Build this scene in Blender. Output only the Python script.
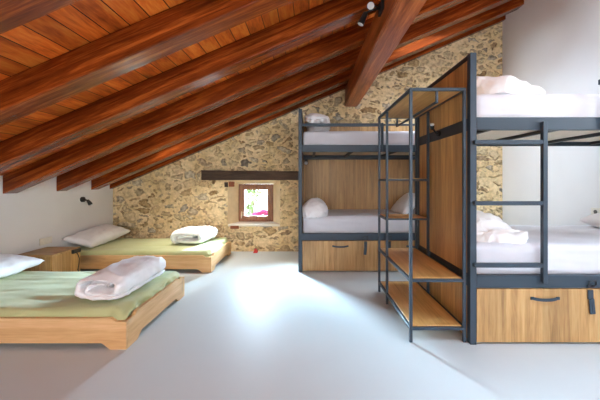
import bpy, bmesh, math, random
from mathutils import Vector, Matrix, noise

for o in list(bpy.data.objects):
    bpy.data.objects.remove(o, do_unlink=True)
scene = bpy.context.scene
COL = scene.collection
random.seed(11)

# ------------------------------------------------------------------ camera
F = 313.0                    # focal length in pixels of the 600 px frame
CH = 1.13                    # camera height
cam = bpy.data.cameras.new('camera')
cam.sensor_fit = 'HORIZONTAL'
cam.sensor_width = 36.0
cam.lens = 36.0 * F / 600.0
cam.shift_x = -9.0 / 600.0
cam.shift_y = -20.0 / 600.0
cam.clip_start = 0.02
cam_o = bpy.data.objects.new('camera', cam)
COL.objects.link(cam_o)
cam_o.location = (0, 0, CH)
cam_o.rotation_euler = (math.pi / 2, 0, 0)
scene.camera = cam_o

# ------------------------------------------------------------------ world, lights, exposure
world = bpy.data.worlds.new('sky')
scene.world = world
world.use_nodes = True
wn = world.node_tree
wbg = wn.nodes['Background']
wtc = wn.nodes.new('ShaderNodeTexCoord')
wsep = wn.nodes.new('ShaderNodeSeparateXYZ')
wrmp = wn.nodes.new('ShaderNodeValToRGB')
wn.links.new(wtc.outputs['Generated'], wsep.inputs[0])
wn.links.new(wsep.outputs['Z'], wrmp.inputs[0])
wn.links.new(wrmp.outputs[0], wbg.inputs[0])
wrmp.color_ramp.elements[0].color = (0.95, 0.97, 1.0, 1)
wrmp.color_ramp.elements[1].color = (0.62, 0.78, 1.0, 1)
wbg.inputs[1].default_value = 3.5


def area_light(name, loc, rot, sx, sy, power, color):
    l = bpy.data.lights.new(name, 'AREA')
    l.shape = 'RECTANGLE'
    l.size, l.size_y = sx, sy
    l.energy = power
    l.color = color
    o = bpy.data.objects.new(name, l)
    COL.objects.link(o)
    o.location = loc
    o.rotation_euler = rot
    return o


SLOPE = 0.4287
ANG = math.atan(SLOPE)
XL, XR = -3.10, 3.06
YF, YB = -3.4, 4.95
ZL = 0.99                    # underside of the rafters at the left wall
RH = 0.185                   # vertical height of a rafter


def zb(x):                   # underside of rafters
    return ZL + SLOPE * (x - XL)


def zc(x):                   # underside of the ceiling boards
    return zb(x) + RH


SKY = [(2.025, 2.505), (2.69, 3.155), (3.345, 3.62)]
SKX = (1.80, 2.40)
FRONT = [(1.1, 2.85, 1.3, 2.85), (-1.9, -0.1, 0.6, 1.6)]
# roof windows near the ridge
for i, (a, b) in enumerate(SKY):
    xm = (SKX[0] + SKX[1]) / 2
    sk = area_light('skylight_daylight', (xm, (a + b) / 2, zc(xm) - 0.02), ((0.1, 0.2, 0.05)[i], -0.1, 0), 0.5, 0.24, (0.8, 1.2, 3.2)[i], (0.66, 0.83, 1.0))
    sk.data.spread = math.radians((88, 90, 84)[i])
# added roof window with fill light, hidden between rafters over the far low bed
BACK = (-2.3, -1.2, 4.02, 4.44)
sk = area_light('added_back_roof_fill', (-1.75, 4.24, zc(-1.75) - 0.02), (0.08, -0.1, 0), 0.9, 0.30, 2.2, (1.0, 0.88, 0.70))
sk.data.spread = math.radians(92)
BACK2 = (1.0, 2.4, 4.02, 4.44)  # second added roof window, unseen, to brighten the stone wall on the right
sk = area_light('added_back_roof_fill', (1.75, 4.24, zc(1.75) - 0.02), (0.08, -0.1, 0), 1.2, 0.30, 6.8, (0.80, 0.90, 1.0))
sk.data.spread = math.radians(100)
sk = area_light('added_near_roof_fill', (1.8, 0.62, zc(1.8) - 0.02), (0, -0.1, 0), 1.0, 0.9, 7.5, (0.62, 0.82, 1.0))  # added fill at an unseen roof window, for the right foreground floor
sk.data.spread = math.radians(84)
# added glazing in the wall behind the camera, brightens the room
for (x0, x1, z0, z1), pw, cl in zip(FRONT, (18.0, 20.0), ((0.76, 0.88, 1.0), (1.0, 0.94, 0.86))):
    area_light('added_front_fill', ((x0 + x1) / 2, YF + 0.03, (z0 + z1) / 2), (math.pi / 2, 0, 0), x1 - x0, z1 - z0, pw, cl)
# added, unseen side window and light in the right wall, level with the camera
SIDE = (0.6, 1.9, 1.2, 2.7)
area_light('added_side_fill', (XR - 0.02, (SIDE[0] + SIDE[1]) / 2, (SIDE[2] + SIDE[3]) / 2), (0, math.pi / 2, 0), SIDE[3] - SIDE[2], SIDE[1] - SIDE[0], 3.0, (0.74, 0.87, 1.0))
# daylight falling in through the small gable window
for yaw, pw in ((0.0, 1.3), (30.0, 6.0), (-27.0, 5.0)):
    gl = area_light('gable_window_daylight', (-0.872, YB + 0.17, 0.755), (-math.radians(90 - 15), 0, math.radians(yaw)), 0.36, 0.44, pw, (0.56, 0.80, 1.0))
    gl.data.spread = math.radians(37)

scene.view_settings.view_transform = 'Standard'
scene.view_settings.look = 'None'
scene.view_settings.gamma = 1.0
scene.view_settings.use_curve_mapping = False
scene.view_settings.exposure = 1.9
scene.cycles.use_denoising = True
scene.cycles.max_bounces = 10
scene.cycles.diffuse_bounces = 6
scene.cycles.glossy_bounces = 4
scene.cycles.transparent_max_bounces = 12
scene.cycles.sample_clamp_indirect = 6.0
scene.cycles.caustics_reflective = False
scene.cycles.caustics_refractive = False


# ------------------------------------------------------------------ mesh helpers
class MB:
    """collects shapes into one bmesh, built as ONE mesh object"""

    def __init__(self):
        self.bm = bmesh.new()

    def box(self, x0, x1, y0, y1, z0, z1, bev=0.0, seg=1, M=None):
        x0, x1 = min(x0, x1), max(x0, x1)
        y0, y1 = min(y0, y1), max(y0, y1)
        z0, z1 = min(z0, z1), max(z0, z1)
        t = bmesh.new()
        bmesh.ops.create_cube(t, size=1.0)
        for v in t.verts:
            v.co = Vector(((x0 + x1) / 2 + v.co.x * (x1 - x0), (y0 + y1) / 2 + v.co.y * (y1 - y0), (z0 + z1) / 2 + v.co.z * (z1 - z0)))
        if bev > 0:
            bmesh.ops.bevel(t, geom=t.edges[:], offset=bev, segments=seg, affect='EDGES', profile=0.6)
        self._add(t, M)
        return self

    def _add(self, t, M=None):
        mp = {}
        for v in t.verts:
            mp[v] = self.bm.verts.new(M @ v.co if M is not None else v.co)
        for f in t.faces:
            try:
                self.bm.faces.new([mp[v] for v in f.verts])
            except ValueError:
                pass
        t.free()

    def prism(self, poly, fn, a, b):
        """poly: list of 2D points; fn(p, t) -> Vector; extruded from a to b"""
        va = [self.bm.verts.new(fn(p, a)) for p in poly]
        vb = [self.bm.verts.new(fn(p, b)) for p in poly]
        n = len(poly)
        self.bm.faces.new(va)
        self.bm.faces.new(vb[::-1])
        for i in range(n):
            j = (i + 1) % n
            self.bm.faces.new((va[i], vb[i], vb[j], va[j]))
        return self

    def quad(self, *pts):
        self.bm.faces.new([self.bm.verts.new(Vector(p)) for p in pts])
        return self

    def tube(self, pts, r, n=10, radii=None, cap=True):
        pts = [Vector(p) for p in pts]
        rings = []
        up = None
        for i, p in enumerate(pts):
            d = (pts[min(i + 1, len(pts) - 1)] - pts[max(i - 1, 0)]).normalized()
            if up is None:
                up = Vector((0, 0, 1)) if abs(d.z) < 0.9 else Vector((1, 0, 0))
            a = d.cross(up).normalized()
            b = a.cross(d).normalized()
            up = b
            rr = radii[i] if radii else r
            rings.append([self.bm.verts.new(p + a * rr * math.cos(2 * math.pi * k / n) + b * rr * math.sin(2 * math.pi * k / n)) for k in range(n)])
        for i in range(len(rings) - 1):
            for k in range(n):
                j = (k + 1) % n
                self.bm.faces.new((rings[i][k], rings[i][j], rings[i + 1][j], rings[i + 1][k]))
        if cap:
            self.bm.faces.new(rings[0][::-1])
            self.bm.faces.new(rings[-1])
        return self

    def build(self, name, mat, parent=None, smooth=False, angle=None):
        bmesh.ops.recalc_face_normals(self.bm, faces=self.bm.faces[:])
        me = bpy.data.meshes.new(name)
        self.bm.to_mesh(me)
        self.bm.free()
        for m in (mat if isinstance(mat, (list, tuple)) else [mat]):
            me.materials.append(m)
        if smooth:
            for p in me.polygons:
                p.use_smooth = True
        if angle:
            try:
                me.set_sharp_from_angle(angle=angle)
            except Exception:
                pass
        o = bpy.data.objects.new(name, me)
        COL.objects.link(o)
        if parent is not None:
            o.parent = parent
        return o


def tag(o, label=None, cat=None, group=None, kind=None):
    if label:
        o['label'] = label
    if cat:
        o['category'] = cat
    if group:
        o['group'] = group
    if kind:
        o['kind'] = kind
    return o


def empty(name, loc, label, cat, group=None, rz=0.0):
    o = bpy.data.objects.new(name, None)
    o.empty_display_size = 0.1
    COL.objects.link(o)
    o.location = loc
    o.rotation_euler = (0, 0, rz)
    return tag(o, label, cat, group)


# ------------------------------------------------------------------ material helpers
def new_mat(name):
    m = bpy.data.materials.new(name)
    m.use_nodes = True
    nt = m.node_tree
    return m, nt, nt.nodes['Principled BSDF']


def N(nt, t, **kw):
    n = nt.nodes.new(t)
    for k, v in kw.items():
        setattr(n, k, v)
    return n


def math_node(nt, op, a, b=None, clamp=False):
    n = N(nt, 'ShaderNodeMath', operation=op, use_clamp=clamp)
    for i, v in enumerate((a, b)):
        if v is None:
            continue
        if isinstance(v, (int, float)):
            n.inputs[i].default_value = v
        else:
            nt.links.new(v, n.inputs[i])
    return n.outputs[0]


def ramp(nt, fac, stops, interp='LINEAR'):
    r = N(nt, 'ShaderNodeValToRGB')
    cr = r.color_ramp
    cr.interpolation = interp
    while len(cr.elements) < len(stops):
        cr.elements.new(0.5)
    for e, (p, c) in zip(cr.elements, stops):
        e.position = p
        e.color = (c[0], c[1], c[2], 1) if not isinstance(c, (int, float)) else (c, c, c, 1)
    nt.links.new(fac, r.inputs[0])
    return r.outputs[0]


def mix(nt, fac, a, b, mode='MIX'):
    n = N(nt, 'ShaderNodeMix', data_type='RGBA', blend_type=mode)
    if isinstance(fac, (int, float)):
        n.inputs['Factor'].default_value = fac
    else:
        nt.links.new(fac, n.inputs['Factor'])
    for s, v in ((6, a), (7, b)):
        if isinstance(v, (tuple, list)):
            n.inputs[s].default_value = (v[0], v[1], v[2], 1)
        else:
            nt.links.new(v, n.inputs[s])
    return n.outputs[2]


def bump(nt, bsdf, h, strength, dist=0.01):
    b = N(nt, 'ShaderNodeBump')
    b.inputs['Strength'].default_value = strength
    b.inputs['Distance'].default_value = dist
    nt.links.new(h, b.inputs['Height'])
    nt.links.new(b.outputs[0], bsdf.inputs['Normal'])


def plain(name, col, rough=0.5, metal=0.0, spec=0.5, var=0.06, scale=30.0, bmp=0.0):
    m, nt, b = new_mat(name)
    tc = N(nt, 'ShaderNodeTexCoord')
    nz = N(nt, 'ShaderNodeTexNoise')
    nz.inputs['Scale'].default_value = scale
    nz.inputs['Detail'].default_value = 4
    nt.links.new(tc.outputs['Object'], nz.inputs['Vector'])
    lo = tuple(max(0, c * (1 - var)) for c in col)
    hi = tuple(min(1, c * (1 + var)) for c in col)
    nt.links.new(ramp(nt, nz.outputs['Fac'], [(0.3, lo), (0.7, hi)]), b.inputs['Base Color'])
    b.inputs['Roughness'].default_value = rough
    b.inputs['Metallic'].default_value = metal
    b.inputs['Specular IOR Level'].default_value = spec
    if bmp:
        bump(nt, b, nz.outputs['Fac'], bmp, 0.01)
    return m


def wood(name, axis, cols, rough=0.5, stave=None, stave_w=0.12, stave_var=0.5, knots=0.0, grain=14.0, seam=0.0, along=0.09, spec=0.5, gap=0.006, tilt=0.0, tint=None):
    """axis: grain direction 0/1/2; stave: axis across which boards change tone"""
    m, nt, b = new_mat(name)
    L = nt.links
    tc = N(nt, 'ShaderNodeTexCoord')
    oi = N(nt, 'ShaderNodeObjectInfo')
    off = N(nt, 'ShaderNodeVectorMath', operation='SCALE')
    off.inputs[0].default_value = (7.3, 5.1, 9.7)
    L.new(oi.outputs['Random'], off.inputs['Scale'])
    add = N(nt, 'ShaderNodeVectorMath', operation='ADD')
    L.new(tc.outputs['Object'], add.inputs[0])
    L.new(off.outputs[0], add.inputs[1])
    vec = add.outputs[0]
    if tilt:
        mr = N(nt, 'ShaderNodeMapping')
        mr.inputs['Rotation'].default_value = (0, tilt, 0)
        L.new(vec, mr.inputs['Vector'])
        vec = mr.outputs[0]
    st_val = None
    seam_mask = None
    if stave is not None:
        sep = N(nt, 'ShaderNodeSeparateXYZ')
        L.new(tc.outputs['Object'], sep.inputs[0])
        q = math_node(nt, 'DIVIDE', sep.outputs[stave], stave_w)
        fl = math_node(nt, 'FLOOR', q)
        fr = math_node(nt, 'FRACT', q)
        # boards also end along their length
        wn_ = N(nt, 'ShaderNodeTexWhiteNoise', noise_dimensions='1D')
        L.new(fl, wn_.inputs['W'])
        st_val = wn_.outputs['Value']
        sc = N(nt, 'ShaderNodeVectorMath', operation='SCALE')
        L.new(wn_.outputs['Color'], sc.inputs[0])
        sc.inputs['Scale'].default_value = 20.0
        a2 = N(nt, 'ShaderNodeVectorMath', operation='ADD')
        L.new(vec, a2.inputs[0])
        L.new(sc.outputs[0], a2.inputs[1])
        vec = a2.outputs[0]
        if seam > 0:
            e = math_node(nt, 'MINIMUM', fr, math_node(nt, 'SUBTRACT', 1.0, fr))
            seam_mask = math_node(nt, 'LESS_THAN', e, gap / stave_w * 0.5)
    mp = N(nt, 'ShaderNodeMapping')
    s = [1.0, 1.0, 1.0]
    s[axis] = along
    mp.inputs['Scale'].default_value = s
    L.new(vec, mp.inputs['Vector'])
    n1 = N(nt, 'ShaderNodeTexNoise')
    n1.inputs['Scale'].default_value = grain
    n1.inputs['Detail'].default_value = 6
    n1.inputs['Roughness'].default_value = 0.62
    n1.inputs['Distortion'].default_value = 0.7
    L.new(mp.outputs[0], n1.inputs['Vector'])
    n2 = N(nt, 'ShaderNodeTexNoise')
    n2.inputs['Scale'].default_value = grain * 7
    n2.inputs['Detail'].default_value = 3
    L.new(mp.outputs[0], n2.inputs['Vector'])
    f = math_node(nt, 'ADD', math_node(nt, 'MULTIPLY', n1.outputs['Fac'], 0.75), math_node(nt, 'MULTIPLY', n2.outputs['Fac'], 0.25))
    c = ramp(nt, f, [(0.34, cols[0]), (0.5, cols[1]), (0.64, cols[2])])
    if st_val is not None:
        c = mix(nt, 1.0, c, ramp(nt, st_val, [(0.0, 1.0 - stave_var), (1.0, 1.0)]), 'MULTIPLY')
    if knots > 0:
        mk = N(nt, 'ShaderNodeMapping')
        s2 = [1.0, 1.0, 1.0]
        s2[axis] = 0.45
        mk.inputs['Scale'].default_value = s2
        L.new(vec, mk.inputs['Vector'])
        nd = N(nt, 'ShaderNodeTexNoise')
        nd.inputs['Scale'].default_value = 9
        L.new(mk.outputs[0], nd.inputs['Vector'])
        vm = mix(nt, 0.06, mk.outputs[0], nd.outputs['Color'], 'ADD')
        vo = N(nt, 'ShaderNodeTexVoronoi')
        vo.inputs['Scale'].default_value = knots
        L.new(vm, vo.inputs['Vector'])
        k = ramp(nt, vo.outputs['Distance'], [(0.03, 0.28), (0.14, 0.62), (0.26, 1.0)])
        c = mix(nt, 1.0, c, k, 'MULTIPLY')
    if seam_mask is not None:
        c = mix(nt, math_node(nt, 'MULTIPLY', seam_mask, seam), c, tuple(x * 0.12 for x in cols[0]))
    L.new(c, b.inputs['Base Color'])
    b.inputs['Roughness'].default_value = rough
    b.inputs['Specular IOR Level'].default_value = spec
    if tint:
        b.inputs['Specular Tint'].default_value = (tint[0], tint[1], tint[2], 1)
    h = f
    if seam_mask is not None:
        h = math_node(nt, 'SUBTRACT', f, math_node(nt, 'MULTIPLY', seam_mask, 2.0))
    bump(nt, b, h, 0.12, 0.006)
    return m


def stone_material():
    m, nt, b = new_mat('rubble_stone')
    L = nt.links
    tc = N(nt, 'ShaderNodeTexCoord')
    mp = N(nt, 'ShaderNodeMapping')
    mp.inputs['Scale'].default_value = (1.0, 1.0, 1.55)
    L.new(tc.outputs['Object'], mp.inputs['Vector'])
    wz = N(nt, 'ShaderNodeTexNoise')
    wz.inputs['Scale'].default_value = 4.0
    wz.inputs['Detail'].default_value = 3
    L.new(mp.outputs[0], wz.inputs['Vector'])
    warp = mix(nt, 0.26, mp.outputs[0], wz.outputs['Color'], 'ADD')
    wy = N(nt, 'ShaderNodeTexNoise')
    wy.inputs['Scale'].default_value = 14.0
    wy.inputs['Detail'].default_value = 3
    L.new(mp.outputs[0], wy.inputs['Vector'])
    warp = mix(nt, 0.075, warp, wy.outputs['Color'], 'ADD')
    fz = N(nt, 'ShaderNodeTexNoise')
    fz.inputs['Scale'].default_value = 26.0
    fz.inputs['Detail'].default_value = 5
    L.new(tc.outputs['Object'], fz.inputs['Vector'])
    lz = N(nt, 'ShaderNodeTexNoise')
    lz.inputs['Scale'].default_value = 2.6
    lz.inputs['Detail'].default_value = 2
    L.new(tc.outputs['Object'], lz.inputs['Vector'])
    col = None
    ve = N(nt, 'ShaderNodeTexVoronoi', feature='DISTANCE_TO_EDGE')
    vc = N(nt, 'ShaderNodeTexVoronoi', feature='F1')
    for v in (ve, vc):
        v.inputs['Scale'].default_value = 6.1
        v.inputs['Randomness'].default_value = 0.95
        L.new(warp, v.inputs['Vector'])
    # mortar width varies from joint to joint
    sepc = N(nt, 'ShaderNodeSeparateColor')
    L.new(vc.outputs['Color'], sepc.inputs[0])
    wid = math_node(nt, 'ADD', math_node(nt, 'MULTIPLY', sepc.outputs[2], 0.19), math_node(nt, 'MULTIPLY', math_node(nt, 'SUBTRACT', fz.outputs['Fac'], 0.5), 0.16))
    d = math_node(nt, 'SUBTRACT', ve.outputs['Distance'], math_node(nt, 'ADD', wid, 0.025))
    mask = ramp(nt, d, [(0.0, 0.0), (0.06, 1.0)])
    mask = math_node(nt, 'MULTIPLY', mask, ramp(nt, sepc.outputs[1], [(0.12, 0.25), (0.3, 1.0)]))
    rim = ramp(nt, d, [(0.0, 1.0), (0.012, 0.0), (0.03, 0.0), (0.05, 0.0)])
    stone = ramp(nt, sepc.outputs[0], [(0.0, (0.46, 0.31, 0.15)), (0.2, (0.62, 0.45, 0.25)), (0.4, (0.52, 0.40, 0.24)), (0.6, (0.64, 0.50, 0.30)),
                                       (0.78, (0.54, 0.46, 0.34)), (0.9, (0.42, 0.26, 0.12)), (0.955, (0.45, 0.39, 0.30)), (1.0, (0.24, 0.20, 0.16))])
    stone = mix(nt, 0.95, stone, ramp(nt, fz.outputs['Fac'], [(0.30, 0.46), (0.66, 1.18)]), 'MULTIPLY')
    mortar = ramp(nt, lz.outputs['Fac'], [(0.3, (0.68, 0.50, 0.26)), (0.7, (0.78, 0.61, 0.37))])
    mortar = mix(nt, 0.85, mortar, ramp(nt, fz.outputs['Fac'], [(0.3, 0.75), (0.7, 1.12)]), 'MULTIPLY')
    c = mix(nt, mask, mortar, stone)
    # the open joint where the mortar stops short of the stone
    joint = ramp(nt, d, [(0.0, 1.0), (0.014, 0.34), (0.03, 0.55), (0.07, 1.0)])
    c = mix(nt, math_node(nt, 'MULTIPLY', sepc.outputs[1], 0.8), c, mix(nt, 1.0, c, joint, 'MULTIPLY'))
    L.new(c, b.inputs['Base Color'])
    b.inputs['Roughness'].default_value = 0.95
    b.inputs['Specular IOR Level'].default_value = 0.15
    dome = ramp(nt, d, [(0.0, 0.0), (0.16, 1.0)])
    h = math_node(nt, 'ADD', math_node(nt, 'MULTIPLY', dome, 1.0), math_node(nt, 'MULTIPLY', fz.outputs['Fac'], 0.45))
    bump(nt, b, h, 0.9, 0.035)
    return m


def floor_material():
    m, nt, b = new_mat('floor_resin')
    L = nt.links
    tc = N(nt, 'ShaderNodeTexCoord')
    nz = N(nt, 'ShaderNodeTexNoise')
    nz.inputs['Scale'].default_value = 2.2
    nz.inputs['Detail'].default_value = 6
    nz.inputs['Roughness'].default_value = 0.6
    L.new(tc.outputs['Object'], nz.inputs['Vector'])
    L.new(ramp(nt, nz.outputs['Fac'], [(0.3, (0.53, 0.585, 0.60)), (0.7, (0.55, 0.605, 0.62))]), b.inputs['Base Color'])
    L.new(ramp(nt, nz.outputs['Fac'], [(0.3, 0.46), (0.7, 0.50)]), b.inputs['Roughness'])
    b.inputs['Specular IOR Level'].default_value = 0.16
    n2 = N(nt, 'ShaderNodeTexNoise')
    n2.inputs['Scale'].default_value = 3.5
    n2.inputs['Detail'].default_value = 3
    L.new(tc.outputs['Object'], n2.inputs['Vector'])
    bump(nt, b, n2.outputs['Fac'], 0.04, 0.02)
    return m


def cloth(name, c0, c1, scale=6.0, rough=0.85, bmp=0.25, weave=240.0):
    m, nt, b = new_mat(name)
    L = nt.links
    tc = N(nt, 'ShaderNodeTexCoord')
    nz = N(nt, 'ShaderNodeTexNoise')
    nz.inputs['Scale'].default_value = scale
    nz.inputs['Detail'].default_value = 5
    nz.inputs['Distortion'].default_value = 0.6
    L.new(tc.outputs['Object'], nz.inputs['Vector'])
    L.new(ramp(nt, nz.outputs['Fac'], [(0.3, c0), (0.7, c1)]), b.inputs['Base Color'])
    b.inputs['Roughness'].default_value = rough
    b.inputs['Specular IOR Level'].default_value = 0.25
    b.inputs['Sheen Weight'].default_value = 0.15
    bump(nt, b, nz.outputs['Fac'], bmp, 0.03)
    return m


def glass_material():
    m = bpy.data.materials.new('window_glass')
    m.use_nodes = True
    nt = m.node_tree
    nt.nodes.clear()
    out = N(nt, 'ShaderNodeOutputMaterial')
    t = N(nt, 'ShaderNodeBsdfTransparent')
    t.inputs[0].default_value = (0.97, 0.985, 0.98, 1)
    g = N(nt, 'ShaderNodeBsdfGlossy')
    g.inputs['Roughness'].default_value = 0.02
    fr = N(nt, 'ShaderNodeFresnel')
    fr.inputs['IOR'].default_value = 1.45
    mx = N(nt, 'ShaderNodeMixShader')
    nt.links.new(fr.outputs[0], mx.inputs[0])
    nt.links.new(t.outputs[0], mx.inputs[1])
    nt.links.new(g.outputs[0], mx.inputs[2])
    nt.links.new(mx.outputs[0], out.inputs[0])
    return m


RED = [(0.085, 0.014, 0.002), (0.18, 0.032, 0.005), (0.38, 0.088, 0.014)]
M = {}
M['rafter'] = wood('stained_rafter', 0, RED, rough=0.25, knots=2.3, grain=20, along=0.06, spec=0.5, tilt=ANG, tint=(1.0, 0.78, 0.62))
M['purlin'] = wood('stained_purlin', 1, [(0.14, 0.030, 0.007), (0.34, 0.085, 0.020), (0.56, 0.18, 0.05)], rough=0.36, knots=2.0, grain=20, along=0.06, spec=0.4, tint=(1.0, 0.78, 0.62))
M['ceiling'] = wood('stained_boards', 1, [(0.36, 0.060, 0.008), (0.80, 0.165, 0.020), (0.94, 0.30, 0.045)], rough=0.45, stave=0, stave_w=0.118, stave_var=0.42, knots=3.2, grain=12, seam=1.0, along=0.15, spec=0.2, gap=0.006)
M['lintel'] = wood('old_lintel', 0, [(0.022, 0.012, 0.007), (0.05, 0.027, 0.015), (0.10, 0.055, 0.03)], rough=0.8, grain=14, along=0.12)
OAK = [(0.30, 0.16, 0.058), (0.49, 0.285, 0.108), (0.60, 0.385, 0.165)]
M['oak_z_x'] = wood('oak_upright_front', 2, OAK, rough=0.5, stave=0, stave_w=0.125, stave_var=0.20, grain=20, along=0.06)
M['oak_z_y'] = wood('oak_upright_end', 2, [(0.33, 0.17, 0.055), (0.54, 0.30, 0.10), (0.66, 0.40, 0.15)], rough=0.5, stave=1, stave_w=0.125, stave_var=0.28, grain=20, along=0.06)
M['oak_y'] = wood('oak_shelf', 1, [(0.50, 0.26, 0.075), (0.68, 0.38, 0.12), (0.80, 0.49, 0.18)], rough=0.38, stave=0, stave_w=0.13, stave_var=0.15, grain=15, along=0.08)
M['oak_x'] = wood('oak_top', 0, OAK, rough=0.45, stave=1, stave_w=0.11, stave_var=0.2, grain=15, along=0.08)
PINE = [(0.52, 0.28, 0.11), (0.66, 0.40, 0.18), (0.76, 0.50, 0.26)]
M['pine_x'] = wood('pine_side', 0, PINE, rough=0.45, knots=2.6, grain=12, along=0.08)
M['pine_y'] = wood('pine_end', 1, PINE, rough=0.45, knots=2.6, grain=12, along=0.08)
M['frame_wood'] = wood('window_wood', 2, [(0.17, 0.06, 0.022), (0.27, 0.10, 0.038), (0.36, 0.15, 0.06)], rough=0.45, grain=18, along=0.1)
M['stone'] = stone_material()
M['floor'] = floor_material()
M['plaster'] = plain('white_plaster', (0.72, 0.71, 0.70), rough=0.9, spec=0.2, var=0.02, scale=3, bmp=0.05)
M['reveal'] = plain('reveal_plaster', (0.74, 0.58, 0.36), rough=0.9, spec=0.2, var=0.08, scale=9, bmp=0.3)
M['sill'] = plain('sill_plaster', (0.74, 0.68, 0.58), rough=0.8, spec=0.2, var=0.05, scale=9, bmp=0.2)
M['steel'] = plain('blue_grey_steel', (0.038, 0.057, 0.078), rough=0.42, metal=0.0, spec=0.3, var=0.02, scale=60)
M['steel_dark'] = plain('dark_steel', (0.020, 0.024, 0.029), rough=0.45, spec=0.5, var=0.05, scale=60)
M['black'] = plain('black_plastic', (0.012, 0.012, 0.013), rough=0.4, spec=0.5)
M['board'] = plain('pale_bed_board', (0.82, 0.73, 0.58), rough=0.7, var=0.04)
M['slat'] = plain('pine_slats', (0.62, 0.42, 0.22), rough=0.6, var=0.1)
M['white_cloth'] = cloth('white_linen', (0.76, 0.76, 0.78), (0.83, 0.83, 0.84), bmp=0.2)
M['pillow_cloth'] = cloth('pillow_linen', (0.70, 0.69, 0.70), (0.77, 0.76, 0.76), bmp=0.2)
M['sheet_white'] = cloth('white_sheet', (0.58, 0.59, 0.64), (0.65, 0.66, 0.71), scale=3, bmp=0.12)
M['sheet_green'] = cloth('green_sheet', (0.42, 0.445, 0.215), (0.49, 0.515, 0.265), scale=3, bmp=0.15)
M['cream_plastic'] = plain('cream_plastic', (0.72, 0.68, 0.58), rough=0.4)
M['dark_hole'] = plain('socket_hole', (0.12, 0.11, 0.10), rough=0.6)
M['lens'] = plain('lamp_lens', (0.62, 0.64, 0.66), rough=0.25)
M['handle'] = plain('brass_handle', (0.66, 0.58, 0.42), rough=0.3, metal=0.6)
M['red'] = plain('red_plastic', (0.55, 0.02, 0.015), rough=0.4)
M['brick'] = plain('red_brick', (0.22, 0.07, 0.03), rough=0.9, var=0.2)
M['dark_block'] = plain('dark_wood_block', (0.035, 0.025, 0.018), rough=0.9, var=0.2)
M['glass'] = glass_material()
M['leaf'] = plain('leaf_green', (0.09, 0.20, 0.04), rough=0.6, var=0.4, scale=14)
M['pale_leaf'] = plain('pale_leaf_green', (0.19, 0.30, 0.11), rough=0.6, var=0.3, scale=14)
M['stem'] = plain('stem_brown', (0.14, 0.09, 0.05), rough=0.9, var=0.2)
M['pink'] = plain('pink_petal', (0.36, 0.035, 0.20), rough=0.6, var=0.2, scale=20)
M['terrace'] = plain('pale_terrace', (0.70, 0.70, 0.66), rough=0.9, var=0.08, scale=3)

# ------------------------------------------------------------------ room shell
WT = 0.2
# floor
b = MB().box(XL - WT, XR + WT, YF - WT, YB + 0.45, -0.1, 0.0)
tag(b.build('floor', M['floor']), kind='structure')
# left wall, right wall (top follows the roof)
b = MB().box(XL - WT, XL, YF - WT, YB, 0, zc(XL))
tag(b.build('wall_left', M['plaster']), kind='structure')
b = MB().box(XR, XR + WT, YF - WT, SIDE[0], 0, zc(XR) + 0.1).box(XR, XR + WT, SIDE[1], YB, 0, zc(XR) + 0.1)
b.box(XR, XR + WT, SIDE[0], SIDE[1], 0, SIDE[2]).box(XR, XR + WT, SIDE[0], SIDE[1], SIDE[3], zc(XR) + 0.1)
bmesh.ops.remove_doubles(b.bm, verts=b.bm.verts[:], dist=1e-5)
tag(b.build('wall_right', M['plaster']), kind='structure')


def gable(name, mats, y_in, y_out, holes, splay=None):
    """gable wall across x with rectangular holes (x0,x1,z0,z1); the inner face at y_in"""
    mb = MB()
    xs = sorted({XL, XR} | {h[0] for h in holes} | {h[1] for h in holes})
    reveal_faces = []
    for i in range(len(xs) - 1):
        xa, xb_ = xs[i], xs[i + 1]
        hs = sorted([(h[2], h[3]) for h in holes if h[0] <= xa + 1e-6 and h[1] >= xb_ - 1e-6])
        for y in (y_in, y_out):
            z = 0.0
            for (h0, h1) in hs:
                if h0 > z + 1e-6:
                    mb.quad((xa, y, z), (xb_, y, z), (xb_, y, h0), (xa, y, h0))
                z = h1
            mb.quad((xa, y, z), (xb_, y, z), (xb_, y, zc(xb_) + 0.02), (xa, y, zc(xa) + 0.02))
    o = mb.build(name, mats)
    return tag(o, kind='structure')


# back wall: hole as seen in the wall face, reveal splayed inwards
HX0, HX1, HZ0, HZ1 = -1.285, -0.455, 0.425, 1.125
GX0, GX1, GZ0, GZ1 = -1.160, -0.585, 0.445, 1.065
YG = YB + 0.19
wb = gable('wall_back', [M['stone'], M['reveal']], YB, YB + 0.45, [(HX0, HX1, HZ0, HZ1)])
# deep reveal
b = MB()
fo = [(HX0, YB, HZ0), (HX1, YB, HZ0), (HX1, YB, HZ1), (HX0, YB, HZ1)]
gi = [(GX0, YG, GZ0), (GX1, YG, GZ0), (GX1, YG, GZ1), (GX0, YG, GZ1)]
go = [(GX0, YB + 0.45, GZ0), (GX1, YB + 0.45, GZ0), (GX1, YB + 0.45, GZ1), (GX0, YB + 0.45, GZ1)]
ho = [(HX0, YB + 0.45, HZ0), (HX1, YB + 0.45, HZ0), (HX1, YB + 0.45, HZ1), (HX0, YB + 0.45, HZ1)]
for i in range(4):
    j = (i + 1) % 4
    if i > 0:
        b.quad(fo[i], fo[j], gi[j], gi[i])
    b.quad(gi[i], gi[j], go[j], go[i])
    b.quad(go[i], go[j], ho[j], ho[i])
tag(b.build('trim_1', M['reveal']), kind='structure')
# sill: pale slightly uneven plaster slab with a nosing
b = MB()
b.prism([(YB - 0.012, HZ0 - 0.01), (YB - 0.012, HZ0 + 0.004), (YG, GZ0), (YG, GZ0 - 0.04), (YB, HZ0 - 0.03)], lambda p, t: Vector((t, p[0], p[1])), HX0 + 0.01, HX1 - 0.005)
tag(b.build('trim_2', M['sill']), kind='structure')
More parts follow.
